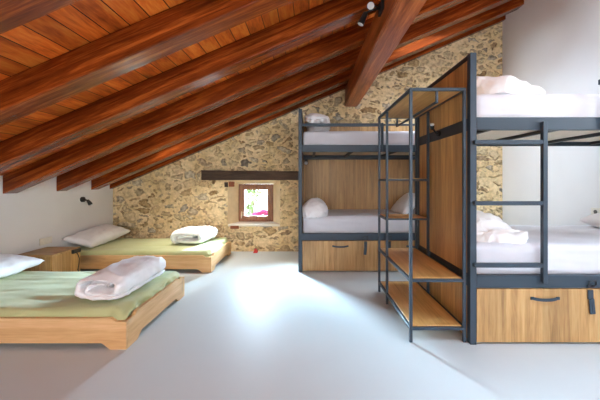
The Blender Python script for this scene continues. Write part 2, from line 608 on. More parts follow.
# front wall (behind the camera) with glazing added to light the room
gable('wall_front', [M['plaster']], YF, YF - WT, FRONT)
for n, (x0, x1, z0, z1) in zip((5, 6), FRONT):
    b = MB()
    y0, y1 = YF - 0.12, YF - 0.06
    w = 0.06
    b.box(x0, x0 + w, y0, y1, z0, z1).box(x1 - w, x1, y0, y1, z0, z1)
    b.box(x0 + w, x1 - w, y0, y1, z0, z0 + w).box(x0 + w, x1 - w, y0, y1, z1 - w, z1)
    b.box((x0 + x1) / 2 - w / 2, (x0 + x1) / 2 + w / 2, y0, y1, z0 + w, z1 - w)
    wf = tag(b.build('window_%d' % n, M['frame_wood']), kind='structure')
    MB().box(x0 + w, x1 - w, y0 + 0.02, y0 + 0.03, z0 + w, z1 - w).build('pane', M['glass'], wf)

b = MB()
w = 0.06
y0, y1, z0, z1 = SIDE
b.box(XR + 0.06, XR + 0.12, y0, y0 + w, z0, z1).box(XR + 0.06, XR + 0.12, y1 - w, y1, z0, z1)
b.box(XR + 0.06, XR + 0.12, y0 + w, y1 - w, z0, z0 + w).box(XR + 0.06, XR + 0.12, y0 + w, y1 - w, z1 - w, z1)
wf = tag(b.build('window_8', M['frame_wood']), kind='structure')  # added window frame, out of view, there for the fill light
MB().box(XR + 0.085, XR + 0.095, y0 + w, y1 - w, z0 + w, z1 - w).build('pane', M['glass'], wf)

# ceiling boards, with roof windows over the bunk and added unseen ones for light
b = MB()
OPEN = [(SKX[0], SKX[1], a, c) for a, c in SKY] + [(1.2, 2.4, 0.12, 1.12), BACK, BACK2]  # last three openings are added for fill light
xs = sorted({XL - WT, XR + WT} | {o_[0] for o_ in OPEN} | {o_[1] for o_ in OPEN})
ys = sorted({YF - WT, YB + 0.45} | {o_[2] for o_ in OPEN} | {o_[3] for o_ in OPEN})
for i in range(len(xs) - 1):
    for j in range(len(ys) - 1):
        xa, xb_, ya, yb_ = xs[i], xs[i + 1], ys[j], ys[j + 1]
        if any(o_[0] <= xa and xb_ <= o_[1] and o_[2] <= ya and yb_ <= o_[3] for o_ in OPEN):
            continue
        b.prism([(xa, ya), (xb_, ya), (xb_, yb_), (xa, yb_)], lambda p, t: Vector((p[0], p[1], zc(p[0]) + t)), 0.0, 0.12)
bmesh.ops.remove_doubles(b.bm, verts=b.bm.verts[:], dist=1e-5)
tag(b.build('ceiling', M['ceiling']), kind='structure')
for n, (xo0, xo1, ya, yb_) in zip((2, 3, 4, 7, 9, 10), OPEN):
    b = MB()
    fn = lambda p, t: Vector((p[0], p[1], zc(p[0]) + t))
    w = 0.03
    for (xa, xb_, y0, y1) in ((xo0, xo0 + w, ya, yb_), (xo1 - w, xo1, ya, yb_), (xo0 + w, xo1 - w, ya, ya + w), (xo0 + w, xo1 - w, yb_ - w, yb_)):
        b.prism([(xa, y0), (xb_, y0), (xb_, y1), (xa, y1)], fn, 0.03, 0.16)
    wf = tag(b.build('window_%d' % n, M['frame_wood']), kind='structure')
    b = MB()
    b.prism([(xo0 + w, ya + w), (xo1 - w, ya + w), (xo1 - w, yb_ - w), (xo0 + w, yb_ - w)], fn, 0.11, 0.12)
    b.build('pane', M['glass'], wf)

# ------------------------------------------------------------------ rafters and purlin
RW = 0.165
rf = [0.50, 1.18, 1.85, 2.515, 3.165, 3.84, 4.45]
raft_labels = ['stained rafter above the camera, out at the top of the room',
               'red-brown rafter crossing the top left corner, nearest in view',
               'red-brown rafter second nearest in view, broad pale sheen underneath',
               'red-brown rafter third nearest in view, above the near bed',
               'red-brown rafter whose left foot is the nearest on the white wall',
               'red-brown rafter whose left foot stands above the wooden bedside box',
               'red-brown rafter above the black wall spotlight, last before the stone wall rafter']
for i, y in enumerate(rf):
    if y < 1.0:
        continue
    b = MB()
    t = bmesh.new()
    bmesh.ops.create_cube(t, size=1.0)
    # a long beam subdivided along its length, with slightly bevelled arrises
    for v in t.verts:
        x = XL + 0.002 if v.co.x < 0 else XR - 0.002
        yy = y + (0 if v.co.y < 0 else RW)
        v.co = Vector((x, yy, (zb(x) if v.co.z < 0 else zc(x) - 0.001)))
    bmesh.ops.bevel(t, geom=[e for e in t.edges if abs(e.verts[0].co.x - e.verts[1].co.x) > 1], offset=0.006, segments=1, affect='EDGES')
    b._add(t)
    tag(b.build('rafter', M['rafter']), raft_labels[i], 'beam', 'sloping ceiling rafters')
b = MB()
b.prism([(XL + 0.002, zb(XL + 0.002)), (XR - 0.002, zb(XR)), (XR - 0.002, zc(XR) - 0.001), (XL + 0.002, zc(XL) - 0.001)], lambda p, t: Vector((p[0], t, p[1])), 4.865, YB - 0.001)
tag(b.build('rafter', M['rafter']), 'thin red-brown rafter lying against the stone gable wall', 'beam', 'sloping ceiling rafters')

b = MB()
PX0, PX1 = 0.567, 0.767
b.prism([(PX0, 2.29), (PX1, 2.29), (PX1, zb(PX1) - 0.001), (PX0, zb(PX0) - 0.001)], lambda p, t: Vector((p[0], t, p[1])), YF + 0.002, YB - 0.001)
bmesh.ops.bevel(b.bm, geom=[e for e in b.bm.edges if abs(e.verts[0].co.y - e.verts[1].co.y) > 1], offset=0.01, segments=2, affect='EDGES')
tag(b.build('purlin_beam', M['purlin']), 'thick red-brown purlin running into the room under the rafters', 'beam')

# ------------------------------------------------------------------ stone wall details
b = MB()
nseg = 24
x0, x1 = -1.690, 0.03
secs = []
for k in range(nseg + 1):
    x = x0 + (x1 - x0) * k / nseg
    sag = -0.02 * (k / nseg)
    e = 0.006 * noise.noise(Vector((x * 6, 0, 0)))
    zt = 1.283 + sag + e
    zb_ = 1.128 + 0.004 * noise.noise(Vector((x * 5, 3, 0)))
    secs.append([b.bm.verts.new((x, YB - 0.035 + 0.004 * noise.noise(Vector((x * 7, 1, 0))), zb_)), b.bm.verts.new((x, YB - 0.035, zt)), b.bm.verts.new((x, YB - 0.001, zt)), b.bm.verts.new((x, YB - 0.001, zb_))])
for k in range(nseg):
    for q in range(4):
        r = (q + 1) % 4
        b.bm.faces.new((secs[k][q], secs[k][r], secs[k + 1][r], secs[k + 1][q]))
b.bm.faces.new(secs[0])
b.bm.faces.new(secs[-1][::-1])
tag(b.build('lintel_beam', M['lintel']), 'dark rough wooden lintel set in the stone wall over the window', 'beam')


def pxw(px, py, d):
    return Vector(((px - 309) * d / F, d, CH - (py - 180) * d / F))


def wall_block(name, px0, px1, py0, py1, mat, label, cat):
    a, c = pxw(px0, py1, YB), pxw(px1, py0, YB)
    b = MB().box(a.x, c.x, YB - 0.018, YB - 0.001, a.z, c.z, 0.006, 2)
    t = [(v, noise.noise_vector(v.co * 30) * 0.004) for v in b.bm.verts]
    for v, dv in t:
        v.co += Vector((dv.x, 0, dv.z))
    tag(b.build(name, mat), label, cat)


wall_block('wood_block', 224.6, 228.2, 182.2, 187.0, M['dark_block'], 'small blackish wood block in the stone wall under the lintel', 'block')
wall_block('brick', 228.8, 234.6, 181.8, 186.6, M['brick'], 'small red brick under the lintel beside the window reveal', 'brick')
wall_block('brick', 230.4, 239.0, 225.6, 228.8, M['brick'], 'flat red brick under the left end of the window sill', 'brick')

# window: fixed frame, sash, pane, handle
win = bpy.data.objects.new('window_1', None)
COL.objects.link(win)
tag(win, kind='structure')
win.location = ((GX0 + GX1) / 2, YG, GZ0)
wx, wh = (GX1 - GX0) / 2, GZ1 - GZ0


def ring(mb, hx, z0, z1, w, y0, y1, bev=0.004):
    mb.box(-hx, -hx + w, y0, y1, z0, z1, bev).box(hx - w, hx, y0, y1, z0, z1, bev)
    mb.box(-hx + w, hx - w, y0, y1, z0, z0 + w, bev).box(-hx + w, hx - w, y0, y1, z1 - w, z1, bev)


b = MB()
ring(b, wx - 0.002, 0.002, wh - 0.002, 0.045, 0.015, 0.085)
b.build('window_frame', M['frame_wood'], win)
b = MB()
ring(b, wx - 0.030, 0.030, wh - 0.030, 0.066, -0.005, 0.06)
b.build('sash', M['frame_wood'], win)
MB().box(-wx + 0.09, wx - 0.09, 0.025, 0.031, 0.09, wh - 0.09).build('pane', M['glass'], win)
b = MB()
b.box(-wx + 0.050, -wx + 0.068, -0.012, -0.005, 0.09, 0.17, 0.003)
b.tube([(-wx + 0.059, -0.012, 0.145), (-wx + 0.059, -0.035, 0.145), (-wx + 0.059, -0.038, 0.13), (-wx + 0.057, -0.038, 0.06)], 0.007, 8)
b.build('window_handle', M['handle'], win, smooth=True, angle=0.7)

# red wedge on the floor below the window
wc = pxw(255.5, 253, 4.86)
b = MB()
b.prism([(-0.035, 0.0), (0.030, 0.0), (0.036, 0.022), (0.008, 0.058), (-0.012, 0.062), (-0.02, 0.03)], lambda p, t: Vector((wc.x + p[0], t, p[1])), 4.84, 4.90)
tag(b.build('door_wedge', M['red']), 'small red wedge on the floor against the wall under the window', 'door wedge')

# ------------------------------------------------------------------ soft goods


def fold_noise(p, seed, sc, stretch=(1, 1, 1)):
    q = Vector((p.x * stretch[0], p.y * stretch[1], p.z * stretch[2])) * sc + Vector((seed * 3.1, seed * 1.7, seed * 2.3))
    w = noise.noise_vector(q * 0.6) * 0.55
    r = 1 - abs(noise.noise(q + w)) * 2.0
    return r


def cube_sphere(n):
    bm = bmesh.new()
    bmesh.ops.create_cube(bm, size=2.0)
    bmesh.ops.subdivide_edges(bm, edges=bm.edges[:], cuts=n, use_grid_fill=True)
    return bm


def rounded_block(name, mat, cx, cy, z0, hx, hy, hz, rad, parent=None, n=26, amp=0.004, sc=5.0, seed=1, stretch=(1, 1, 1), sag=0.0, edge_amp=0.0, edge_dir=1, fine=0.0):
    """mattress: a box with rounded edges and wrinkles"""
    bm = cube_sphere(n)
    for v in bm.verts:
        # denser towards the edges
        p = Vector([math.copysign(1 - (1 - abs(c)) ** 1.35, c) for c in v.co])
        q = Vector((p.x * hx, p.y * hy, p.z * hz))
        inner = Vector((max(-hx + rad, min(hx - rad, q.x)), max(-hy + rad, min(hy - rad, q.y)), max(-hz + rad, min(hz - rad, q.z))))
        d = q - inner
        if d.length > 1e-6:
            q = inner + d.normalized() * min(rad, d.length * 1.0 if d.length < rad else rad)
        v.co = q
    bm.normal_update()
    for v in bm.verts:
        q = v.co.copy()
        a = amp * (fold_noise(q, seed, sc, stretch) - 0.4)
        a += fine * (fold_noise(q, seed + 5, sc * 3.3, stretch) - 0.4)
        if edge_amp:
            t = max(0.0, (edge_dir * q.x - (hx - 0.22)) / 0.22)
            a += edge_amp * t * (fold_noise(q, seed + 2, 14, (1.0, 0.35, 1)) - 0.45)
        if q.z < -hz + rad:
            a = 0
        v.co = q + v.normal * a
        if sag and q.z > 0:
            v.co.z -= sag * (1 - (q.x / hx) ** 2) * (1 - (q.y / hy) ** 2)
    mb = MB()
    mb._add(bm, Matrix.Translation((cx, cy, z0 + hz)))
    return mb.build(name, mat, parent, smooth=True)


def pillow(name, loc, size, rot, seed, mat, amp=0.006, n=30):
    """two quilted sides meeting in a seam, corners pinched"""
    lx, ly, th = size
    mb = MB()
    grid = {}
    for s in (1, -1):
        for i in range(n + 1):
            for j in range(n + 1):
                u, w = -1 + 2 * i / n, -1 + 2 * j / n
                edge = i in (0, n) or j in (0, n)
                if edge and s == -1:
                    grid[(s, i, j)] = grid[(1, i, j)]
                    continue
                f = max(0.0, (1 - abs(u) ** 2.6) * (1 - abs(w) ** 2.6)) ** 0.52
                pin = 1 - 0.07 * (1 - abs(u) ** 2) * 0 - 0.06 * (1 - max(abs(u), abs(w)) ** 8)
                x = u * lx / 2 * (1 - 0.07 * (1 - w * w) * abs(u))
                y = w * ly / 2 * (1 - 0.07 * (1 - u * u) * abs(w))
                z = s * th / 2 * f
                p = Vector((x, y, z))
                if not edge:
                    z += s * amp * (fold_noise(p, seed, 7.5) - 0.3) + s * amp * 0.6 * (fold_noise(p, seed + 4, 17) - 0.3)
                else:
                    z += 0.008 * noise.noise(p * 9 + Vector((seed, 0, 0)))
                grid[(s, i, j)] = mb.bm.verts.new((x, y, z))
        for i in range(n):
            for j in range(n):
                a, b_, c, d = grid[(s, i, j)], grid[(s, i + 1, j)], grid[(s, i + 1, j + 1)], grid[(s, i, j + 1)]
                mb.bm.faces.new((a, b_, c, d) if s == 1 else (d, c, b_, a))
    o = mb.build(name, mat, None, smooth=True)
    o.rotation_euler = rot
    R_m = o.rotation_euler.to_matrix()
    o.location = (loc[0], loc[1], loc[2] - min((R_m @ v.co).z for v in o.data.vertices))
    return o


def rolled_duvet(name, loc, A, Bz, Ly, seed, mat, rz=0.0, turns=2.1, slump=0.15, amp=0.012, lean=0.0):
    """a duvet folded over itself: a puffy sheet swept along a flattened spiral (axis along y)"""
    mb = MB()
    ns = 150
    r0 = 0.30
    t = Bz * (1 - r0) / turns * 0.66
    flat = [-1 + 2 * k / 30 for k in range(31)]
    cap_ = [math.pi * (k + 1) / 7 for k in range(6)]
    loop = [(y, 1.0, 0.0) for y in flat] + [(1.0, math.cos(c_), math.sin(c_)) for c_ in cap_] + [(y, -1.0, 0.0) for y in reversed(flat)] + [(-1.0, -math.cos(c_), -math.sin(c_)) for c_ in cap_]
    nl = len(loop)
    rings = []
    for k in range(ns + 1):
        s = k / ns
        th = 2 * math.pi * turns * s + 0.4
        r = r0 + (1 - r0) * s ** 0.85
        ca, sa = math.cos(th), math.sin(th)
        pw = 0.66
        a = (A - t) * r * math.copysign(abs(ca) ** pw, ca)
        c = (Bz - t) * r * math.copysign(abs(sa) ** pw, sa)
        nrm = Vector((ca / max(A, 1e-3), 0, sa / Bz)).normalized()
        tt = t * (1.0 if 0.03 < s < 0.97 else 0.45)
        ring_ = []
        for (yv, nv, bulge) in loop:
            # the end of every layer comes out by a different amount
            ext = 1 + 0.06 * noise.noise(Vector((th * 0.45, seed, math.copysign(1.0, yv) * 3.0)))
            yy = yv * (Ly / 2 - t) * ext + math.copysign(bulge * t * 1.2, yv)
            fat = 1.0 - 0.35 * abs(yv) ** 8
            p = Vector((a, yy, c)) + nrm * (tt * nv * fat)
            p.z += p.x * lean
            p.z *= 1 - slump * 0.5 * min(1.0, abs(p.y) / (Ly / 2)) ** 4
            ring_.append(p)
        rings.append(ring_)
    vs = [[mb.bm.verts.new(p) for p in r_] for r_ in rings]
    for k in range(ns):
        for q in range(nl):
            j = (q + 1) % nl
            mb.bm.faces.new((vs[k][q], vs[k][j], vs[k + 1][j], vs[k + 1][q]))
    mb.bm.faces.new(vs[0])
    mb.bm.faces.new(vs[-1][::-1])
    mb.bm.normal_update()
    for v in mb.bm.verts:
        p = v.co
        w = amp * (fold_noise(p, seed, 5.5) - 0.45) + amp * 0.5 * (fold_noise(p, seed + 3, 13, (1, 0.6, 1)) - 0.45) + amp * 0.22 * (fold_noise(p, seed + 6, 30, (1, 0.5, 1)) - 0.45)
        v.co = p + v.normal * w
    zmin = min(v.co.z for v in mb.bm.verts)
    for v in mb.bm.verts:
        if v.co.z < zmin + 0.02:
            v.co.z = zmin + 0.008 + (v.co.z - zmin) * 0.6
    zmin = min(v.co.z for v in mb.bm.verts)
    for v in mb.bm.verts:
        v.co.z -= zmin
    o = mb.build(name, mat, None, smooth=True)
    o.location = loc
    o.rotation_euler = (0, 0, rz)
    return o


def crumpled(name, loc, size, seed, mat, rz=0.0, amp=0.035, sc=4.0, n=44, peak=(0, 0), drop=0.55):
    """a duvet thrown in a heap"""
    hx, hy, H = size
    bm = cube_sphere(n)
    for v in bm.verts:
        d = v.co.normalized()
        e = 0.62
        q = Vector([math.copysign(abs(c) ** e, c) for c in d])
        v.co = Vector((q.x * hx, q.y * hy, q.z * H * (0.5 if q.z < 0 else 0.85)))
    bm.normal_update()
    for v in bm.verts:
        p = v.co.copy()
        k = 1.0 - drop * ((p.x / hx - peak[0]) ** 2 * 0.5 + (p.y / hy - peak[1]) ** 2 * 0.25)
        if p.z > 0:
            p.z *= max(0.15, k)
        q = Vector((p.x * 0.8 + p.y * 0.6, -p.x * 0.6 + p.y * 0.8, p.z))
        w = amp * (fold_noise(q, seed, sc, (0.5, 1.1, 0.8)) - 0.35) + amp * 0.62 * (fold_noise(q, seed + 7, sc * 2.1, (0.4, 1.2, 0.8)) - 0.35) + amp * 0.22 * (fold_noise(q, seed + 9, sc * 4.2) - 0.35)
        v.co = p + v.normal * w
    zf = -0.02
    for v in bm.verts:
        if v.co.z < zf:
            v.co.z = zf + (v.co.z - zf) * 0.02
    zmin = min(v.co.z for v in bm.verts)
    for v in bm.verts:
        v.co.z -= zmin
    mb = MB()
    mb._add(bm)
    o = mb.build(name, mat, None, smooth=True)
    o.location = loc
    o.rotation_euler = (0, 0, rz)
    return o


# ------------------------------------------------------------------ low stacking beds
def low_bed(x0, x1, y0, y1, label, seed):
    root = empty('low_bed', (x0, y0, 0), label, 'bed', 'low pine beds')
    Lx, Ly, th = x1 - x0, y1 - y0, 0.026

    def prof(Ln):
        f, ch, h, top, nt_, nw = 0.11, 0.055, 0.042, 0.207, 0.022, 0.075
        return [(0, 0), (f, 0), (f + ch, h), (Ln - f - ch, h), (Ln - f, 0), (Ln, 0), (Ln, top - nt_), (Ln - nw, top - nt_), (Ln - nw - 0.03, top), (nw + 0.03, top), (nw, top - nt_), (0, top - nt_)]
    for y in (0.0, Ly - th):
        b = MB()
        b.prism(prof(Lx), lambda p, t: Vector((p[0], t, p[1])), y, y + th)
        b.build('side_board', M['pine_x'], root)
    for x in (0.0, Lx - th):
        b = MB()
        b.prism([(p[0] + th + 0.0005, p[1]) for p in prof(Ly - 2 * th - 0.001)], lambda p, t: Vector((t, p[0], p[1])), x, x + th)
        b.build('end_board', M['pine_y'], root)
    b = MB()
    k = 12
    for i in range(k):
        x = 0.05 + (Lx - 0.16) * i / (k - 1)
        b.box(x, x + 0.07, th, Ly - th, 0.075, 0.092)
    b.build('slat_base', M['slat'], root)
    return root


B1 = (-3.075, -1.217, 2.085, 3.06)
B2 = (-3.075, -1.195, 3.82, 4.80)
low_bed(*B1, 'low pine bed in the left foreground, nearest the camera', 1)
low_bed(*B2, 'low pine bed along the stone wall, beyond the bedside box', 2)
for (x0, x1, y0, y1), lab, sd in ((B1, 'pale green sheeted mattress in the near low bed', 3), (B2, 'pale green sheeted mattress in the low bed by the stone wall', 8)):
    o = rounded_block('mattress', M['sheet_green'], (x0 + x1) / 2, (y0 + y1) / 2, 0.093, (x1 - x0) / 2 - 0.034, (y1 - y0) / 2 - 0.034, 0.080, 0.04, n=46, amp=0.008, sc=3.0, seed=sd, stretch=(0.4, 2.2, 1), edge_amp=0.022, fine=0.004)
    tag(o, lab, 'mattress', 'green mattresses')
ZM = 0.262
o = rolled_duvet('folded_duvet', (-1.46, 2.52, ZM), 0.210, 0.102, 0.64, 4, M['white_cloth'], rz=-0.05, amp=0.016, turns=1.8, slump=0.25)
tag(o, 'thick white folded duvet on the foot of the near green bed', 'duvet', 'folded duvets')
o = rolled_duvet('folded_duvet', (-1.59, 4.42, ZM), 0.27, 0.12, 0.52, 9, M['white_cloth'], rz=-0.12, amp=0.016, turns=1.6, slump=0.3)
tag(o, 'white folded duvet on the far low bed beside the stone wall', 'duvet', 'folded duvets')
o = pillow('pillow', (-2.835, 2.74, 0.258), (0.46, 0.70, 0.16), (0.0, 0.10, 0.0), 2, M['pillow_cloth'], amp=0.012)
tag(o, 'white pillow at the left edge of the near green bed', 'pillow', 'bed pillows')
o = pillow('pillow', (-2.895, 4.33, 0.258), (0.38, 0.86, 0.16), (0.07, 0.25, 0.0), 6, M['pillow_cloth'], amp=0.014)
tag(o, 'white pillow leaning against the plaster wall on the far low bed', 'pillow', 'bed pillows')

# bedside box with its plug
BX0, BX1, BY0, BY1, BZ = -3.075, -2.69, 3.28, 3.68, 0.345
r = empty('bedside_box', (BX0, BY0, 0), 'square oak bedside box against the white wall between the low beds', 'bedside table')
w, dp, t = BX1 - BX0, BY1 - BY0, 0.02
MB().box(0, w, 0, dp, BZ - t, BZ, 0.002).build('top_panel', M['oak_x'], r)
for x in (0, w - t):
    MB().box(x, x + t, 0, dp, 0, BZ - t, 0.001).build('side_panel', M['oak_z_y'], r)
for y in (0.0, dp - t):
    MB().box(t, w - t, y, y + t, 0, BZ - t, 0.001).build('front_panel' if y == 0 else 'back_panel', M['oak_z_x'], r)
r = empty('power_adapter', (BX1, 3.60, BZ - 0.03), 'black power adapter with hanging cable on the bedside box', 'power adapter')
b = MB().box(0.001, 0.03, -0.06, 0.055, -0.022, 0.022, 0.006, 2)
b.build('adapter_body', M['black'], r)
b = MB()
b.tube([(0.016, 0.0, -0.02), (0.02, 0.02, -0.05), (0.016, 0.045, -0.10), (0.022, 0.03, -0.16), (0.018, 0.02, -0.22), (0.03, 0.03, -0.29), (0.03, 0.05, -0.305)], 0.005, 8)
b.build('cable', M['black'], r, smooth=True)

# double socket on the left wall
r = empty('wall_socket', (XL, 3.68, 0.375), 'cream double socket on the white wall above the bedside box', 'socket')
MB().box(0.001, 0.012, -0.085, 0.085, 0, 0.078, 0.004, 2).build('socket_plate', M['cream_plastic'], r)
for y in (-0.042, 0.042):
    b = MB()
    b.tube([(0.0122, y, 0.039), (0.0135, y, 0.039)], 0.022, 16)
    b.build('socket_insert', M['cream_plastic'], r)

# small spotlight on the left wall
r = empty('wall_spotlight', (XL, 4.27, 0.865), 'small black spotlight on the white wall above the far low bed', 'spotlight')
b = MB()
b.tube([(0.001, 0, 0), (0.028, 0, 0)], 0.036, 20)
b.build('mount', M['black'], r, smooth=True, angle=0.6)
b = MB()
b.tube([(0.028, 0, 0), (0.05, 0.02, -0.012), (0.06, 0.04, -0.02)], 0.011, 8)
b.build('arm', M['black'], r, smooth=True)
b = MB()
b.tube([(0.055, 0.035, -0.012), (0.066, 0.062, -0.055), (0.070, 0.07, -0.07)], 0.02, 14, radii=[0.016, 0.026, 0.028])
h = b.build('lamp_head', M['black'], r, smooth=True, angle=0.6)
b = MB()
b.tube([(0.0702, 0.0704, -0.0708), (0.073, 0.076, -0.081)], 0.024, 14)
b.build('lens', M['lens'], h, smooth=True, angle=0.6)

# ------------------------------------------------------------------ steel bunk beds
BL, BD, BH = 1.94, 1.06, 2.005
PW = 0.045
RLO = (0.388, 0.475)
RUP = (1.475, 1.561)


def bunk(x_end, y0, s, label, back):
    """s=+1: ladder end at x_end and the bed runs to +x; s=-1: mirrored. Origin at the ladder end, front, on the floor."""
    root = empty('bunk_bed', (x_end, y0, 0), label, 'bunk bed', 'steel bunk beds')

    def bx(mb, u0, u1, v0, v1, z0, z1, bev=0.003):
        mb.box(s * u0, s * u1, v0, v1, z0, z1, bev)
        return mb
    st = M['steel']
    for u in (0, BL - PW):
        for v in (0, BD - PW):
            bx(MB(), u, u + PW, v, v + PW, 0.0, BH).build('post', st, root)
    for (z0, z1), nm in ((RLO, 'lower'), (RUP, 'upper')):
        for v in (0.002, BD - 0.042):
            bx(MB(), PW, BL - PW, v, v + 0.04, z0, z1).build('side_rail', st, root)
        for u in (0.003, BL - 0.043):
            bx(MB(), u, u + 0.04, PW, BD - PW, z0, z1).build('end_rail', M['steel_dark'], root)
        b = MB()
        bx(b, PW, BL - PW, 0.045, BD - 0.045, z0 + 0.04, z0 + 0.06, 0.0)
        b.build('mattress_board', M['board'], root)
        for u in (0.20, 0.69, 1.25, 1.74):
            b = MB()
            bx(b, u - 0.016, u + 0.016, 0.043, BD - 0.043, z0 + 0.012, z0 + 0.039, 0.002)
            b.build('cross_bar', M['steel_dark'], root)
    for u in (0.006, BL - 0.041):
        b = MB()
        bx(b, u - 0.003, u + 0.037, PW, BD - PW, BH - 0.035, BH - 0.002)
        b.build('top_bar', M['steel_dark'], root)
        for z0, z1 in ((0.012, RLO[0]), (RLO[1], RUP[0]), (RUP[1], BH - 0.035)):
            b = MB()
            bx(b, u + 0.004, u + 0.026, PW, BD - PW, z0, z1, 0.0)
            b.build('end_panel', M['oak_z_y'], root)
    if back:
        for z0, z1 in ((0.012, RLO[0]), (RLO[1], RUP[0]), (RUP[1], BH - 0.035)):
            b = MB()
            bx(b, PW, BL - PW, BD - 0.04, BD - 0.018, z0, z1, 0.0)
            b.build('back_panel', M['oak_z_x'], root)
        b = MB()
        bx(b, PW, BL - PW, BD - 0.042, BD - 0.004, BH - 0.035, BH - 0.002)
        b.build('top_bar', M['steel_dark'], root)
        b = MB()
        bx(b, PW, BL - PW, BD - 0.046, BD - 0.041, RUP[0] - 0.03, RUP[0])
        b.build('trim_bar', M['steel_dark'], root)
    # guard rail from the foot end to its drop post
    b = MB()
    bx(b, 0.905, BL - PW, 0.004, 0.034, 1.79, 1.827, 0.003)
    bx(b, 0.900, 0.930, -0.026, 0.0035, RUP[0], 1.827, 0.003)
    b.build('guard_rail', st, root)
    # ladder hooked on the front, beside the post
    lad = bx(MB(), 0.478, 0.510, -0.032, 0.0, 0.43, 1.526).build('ladder', st, root)
    for z in (1.387, 0.972, 0.551):
        b = MB()
        bx(b, 0.018, 0.478, -0.030, -0.001, z - 0.014, z + 0.014, 0.002)
        b.build('rung', st, lad)
        b = MB()
        b.tube([(s * 0.012, -0.014, z), (s * 0.0185, -0.014, z)], 0.010, 10)
        b.build('bolt', M['steel_dark'], lad)
    # drawers with strap pull and hasp
    mid = BL / 2
    for (u0, u1, uh, us) in ((PW + 0.004, mid - 0.002, 0.515, 0.825), (mid + 0.002, BL - PW - 0.004, BL - 0.515, BL - 0.825)):
        b = MB()
        bx(b, u0, u1, 0.006, 0.026, 0.014, RLO[0] - 0.006, 0.0015)
        bx(b, u0 + 0.02, u0 + 0.035, 0.0255, 0.80, 0.03, 0.30, 0.0)
        bx(b, u1 - 0.035, u1 - 0.02, 0.0255, 0.80, 0.03, 0.30, 0.0)
        bx(b, u0 + 0.02, u1 - 0.02, 0.0255, 0.80, 0.025, 0.035, 0.0)
        dr = b.build('drawer', M['oak_z_x'], root)
        # bowed strap pull
        b = MB()
        pts = []
        for k in range(13):
            q = -1 + 2 * k / 12
            pts.append((s * (uh + q * 0.088), 0.004 - 0.016 * (1 - q * q), 0.318 - 0.007 * (1 - abs(q) ** 3)))
        for k in range(12):
            a, c = Vector(pts[k]), Vector(pts[k + 1])
            for dz0, dz1 in ((-0.010, 0.010),):
                p = [a + Vector((0, -0.003, dz0)), c + Vector((0, -0.003, dz0)), c + Vector((0, -0.003, dz1)), a + Vector((0, -0.003, dz1))]
                q2 = [w_ + Vector((0, 0.004, 0)) for w_ in p]
                b.quad(*p); b.quad(*q2[::-1]); b.quad(p[0], q2[0], q2[1], p[1]); b.quad(p[3], p[2], q2[2], q2[3])
        for e in (-1, 1):
            bx(b, uh + e * 0.088 - 0.012, uh + e * 0.088 + 0.012, -0.002, 0.0062, 0.308, 0.328, 0.002)
        b.build('handle', st, dr)
        b = MB()
        bx(b, us - 0.019, us + 0.019, -0.004, 0.0065, RLO[0] - 0.075, RLO[0] - 0.012, 0.003)
        M2 = Matrix.Translation((s * us, -0.003, RLO[0] - 0.07)) @ Matrix.Rotation(s * -0.09, 4, 'Y')
        b.box(-0.018, 0.018, -0.008, 0.0, -0.105, 0.0, 0.004, 2, M=M2)
        b.box(-0.005, 0.005, -0.010, -0.007, -0.09, -0.03, 0.001, 1, M=M2)
        b.build('hasp', st, dr)
        b = MB()
        z = RLO[0] + 0.035
        b.tube([(s * (us - 0.024), 0.002, z - 0.020), (s * (us - 0.024), -0.012, z - 0.020), (s * (us - 0.023), -0.016, z + 0.016), (s * (us + 0.022), -0.016, z + 0.020), (s * (us + 0.027), -0.014, z - 0.004), (s * (us + 0.012), -0.013, z - 0.018), (s * (us + 0.012), 0.002, z - 0.020)], 0.0055, 8)
        b.build('staple', M['steel_dark'], root)
    return root


RX, RY = 1.105, 2.145
bunk(RX, RY, 1, 'blue-grey steel bunk bed at the right edge, close to the camera', False)
QX, QY = -0.130 + BL, 3.84
bunk(QX, QY, -1, 'dark steel bunk bed with oak back panel against the stone wall', True)


for xa, y0, nm in ((RX, RY, 'right'), (QX - BL, QY, 'rear')):
    for lvl, (z0, z1) in (('lower', (RLO[0] + 0.061, 0.678)), ('upper', (RUP[0] + 0.061, 1.742))):
        o = rounded_block('mattress', M['sheet_white'], xa + BL / 2, y0 + BD / 2, z0, BL / 2 - 0.055, BD / 2 - 0.048, (z1 - z0) / 2, 0.045, n=34, amp=0.007, sc=2.6, seed=len(nm) + z0 * 3, stretch=(0.6, 1.0, 2.2), fine=0.002)
        tag(o, {'rightlower': 'white sheeted mattress on the lower bunk at the right edge', 'rightupper': 'white sheeted mattress on the upper bunk at the right edge',
                'rearlower': 'white sheeted mattress on the lower bunk against the stone wall', 'rearupper': 'white sheeted mattress on the upper bunk against the stone wall'}[nm + lvl], 'mattress', 'white mattresses')
o = crumpled('duvet', (1.485, 2.62, 1.740), (0.285, 0.40, 0.20), 5, M['white_cloth'], amp=0.032, sc=4.6, peak=(-0.6, 0.0), drop=0.75)
tag(o, 'crumpled white duvet on the upper bunk at the right edge', 'duvet', 'crumpled duvets')
o = crumpled('duvet', (1.415, 2.60, 0.676), (0.215, 0.38, 0.19), 17, M['white_cloth'], amp=0.036, sc=5.0, peak=(-0.5, 0.2), drop=0.7)
tag(o, 'crumpled white duvet on the lower bunk behind the blue-grey ladder', 'duvet', 'crumpled duvets')
o = pillow('pillow', (2.80, 2.75, 0.675), (0.36, 0.60, 0.16), (0.0, -0.15, 0.0), 12, M['pillow_cloth'])
tag(o, 'white pillow at the far right end of the lower bunk, below a wall socket', 'pillow', 'bed pillows')
o = rolled_duvet('folded_duvet', (0.115, 4.26, 1.742), 0.195, 0.145, 0.54, 21, M['white_cloth'], amp=0.018, turns=1.4, slump=0.4)
tag(o, 'white folded duvet on the upper bunk in front of the stone wall', 'duvet', 'folded duvets')
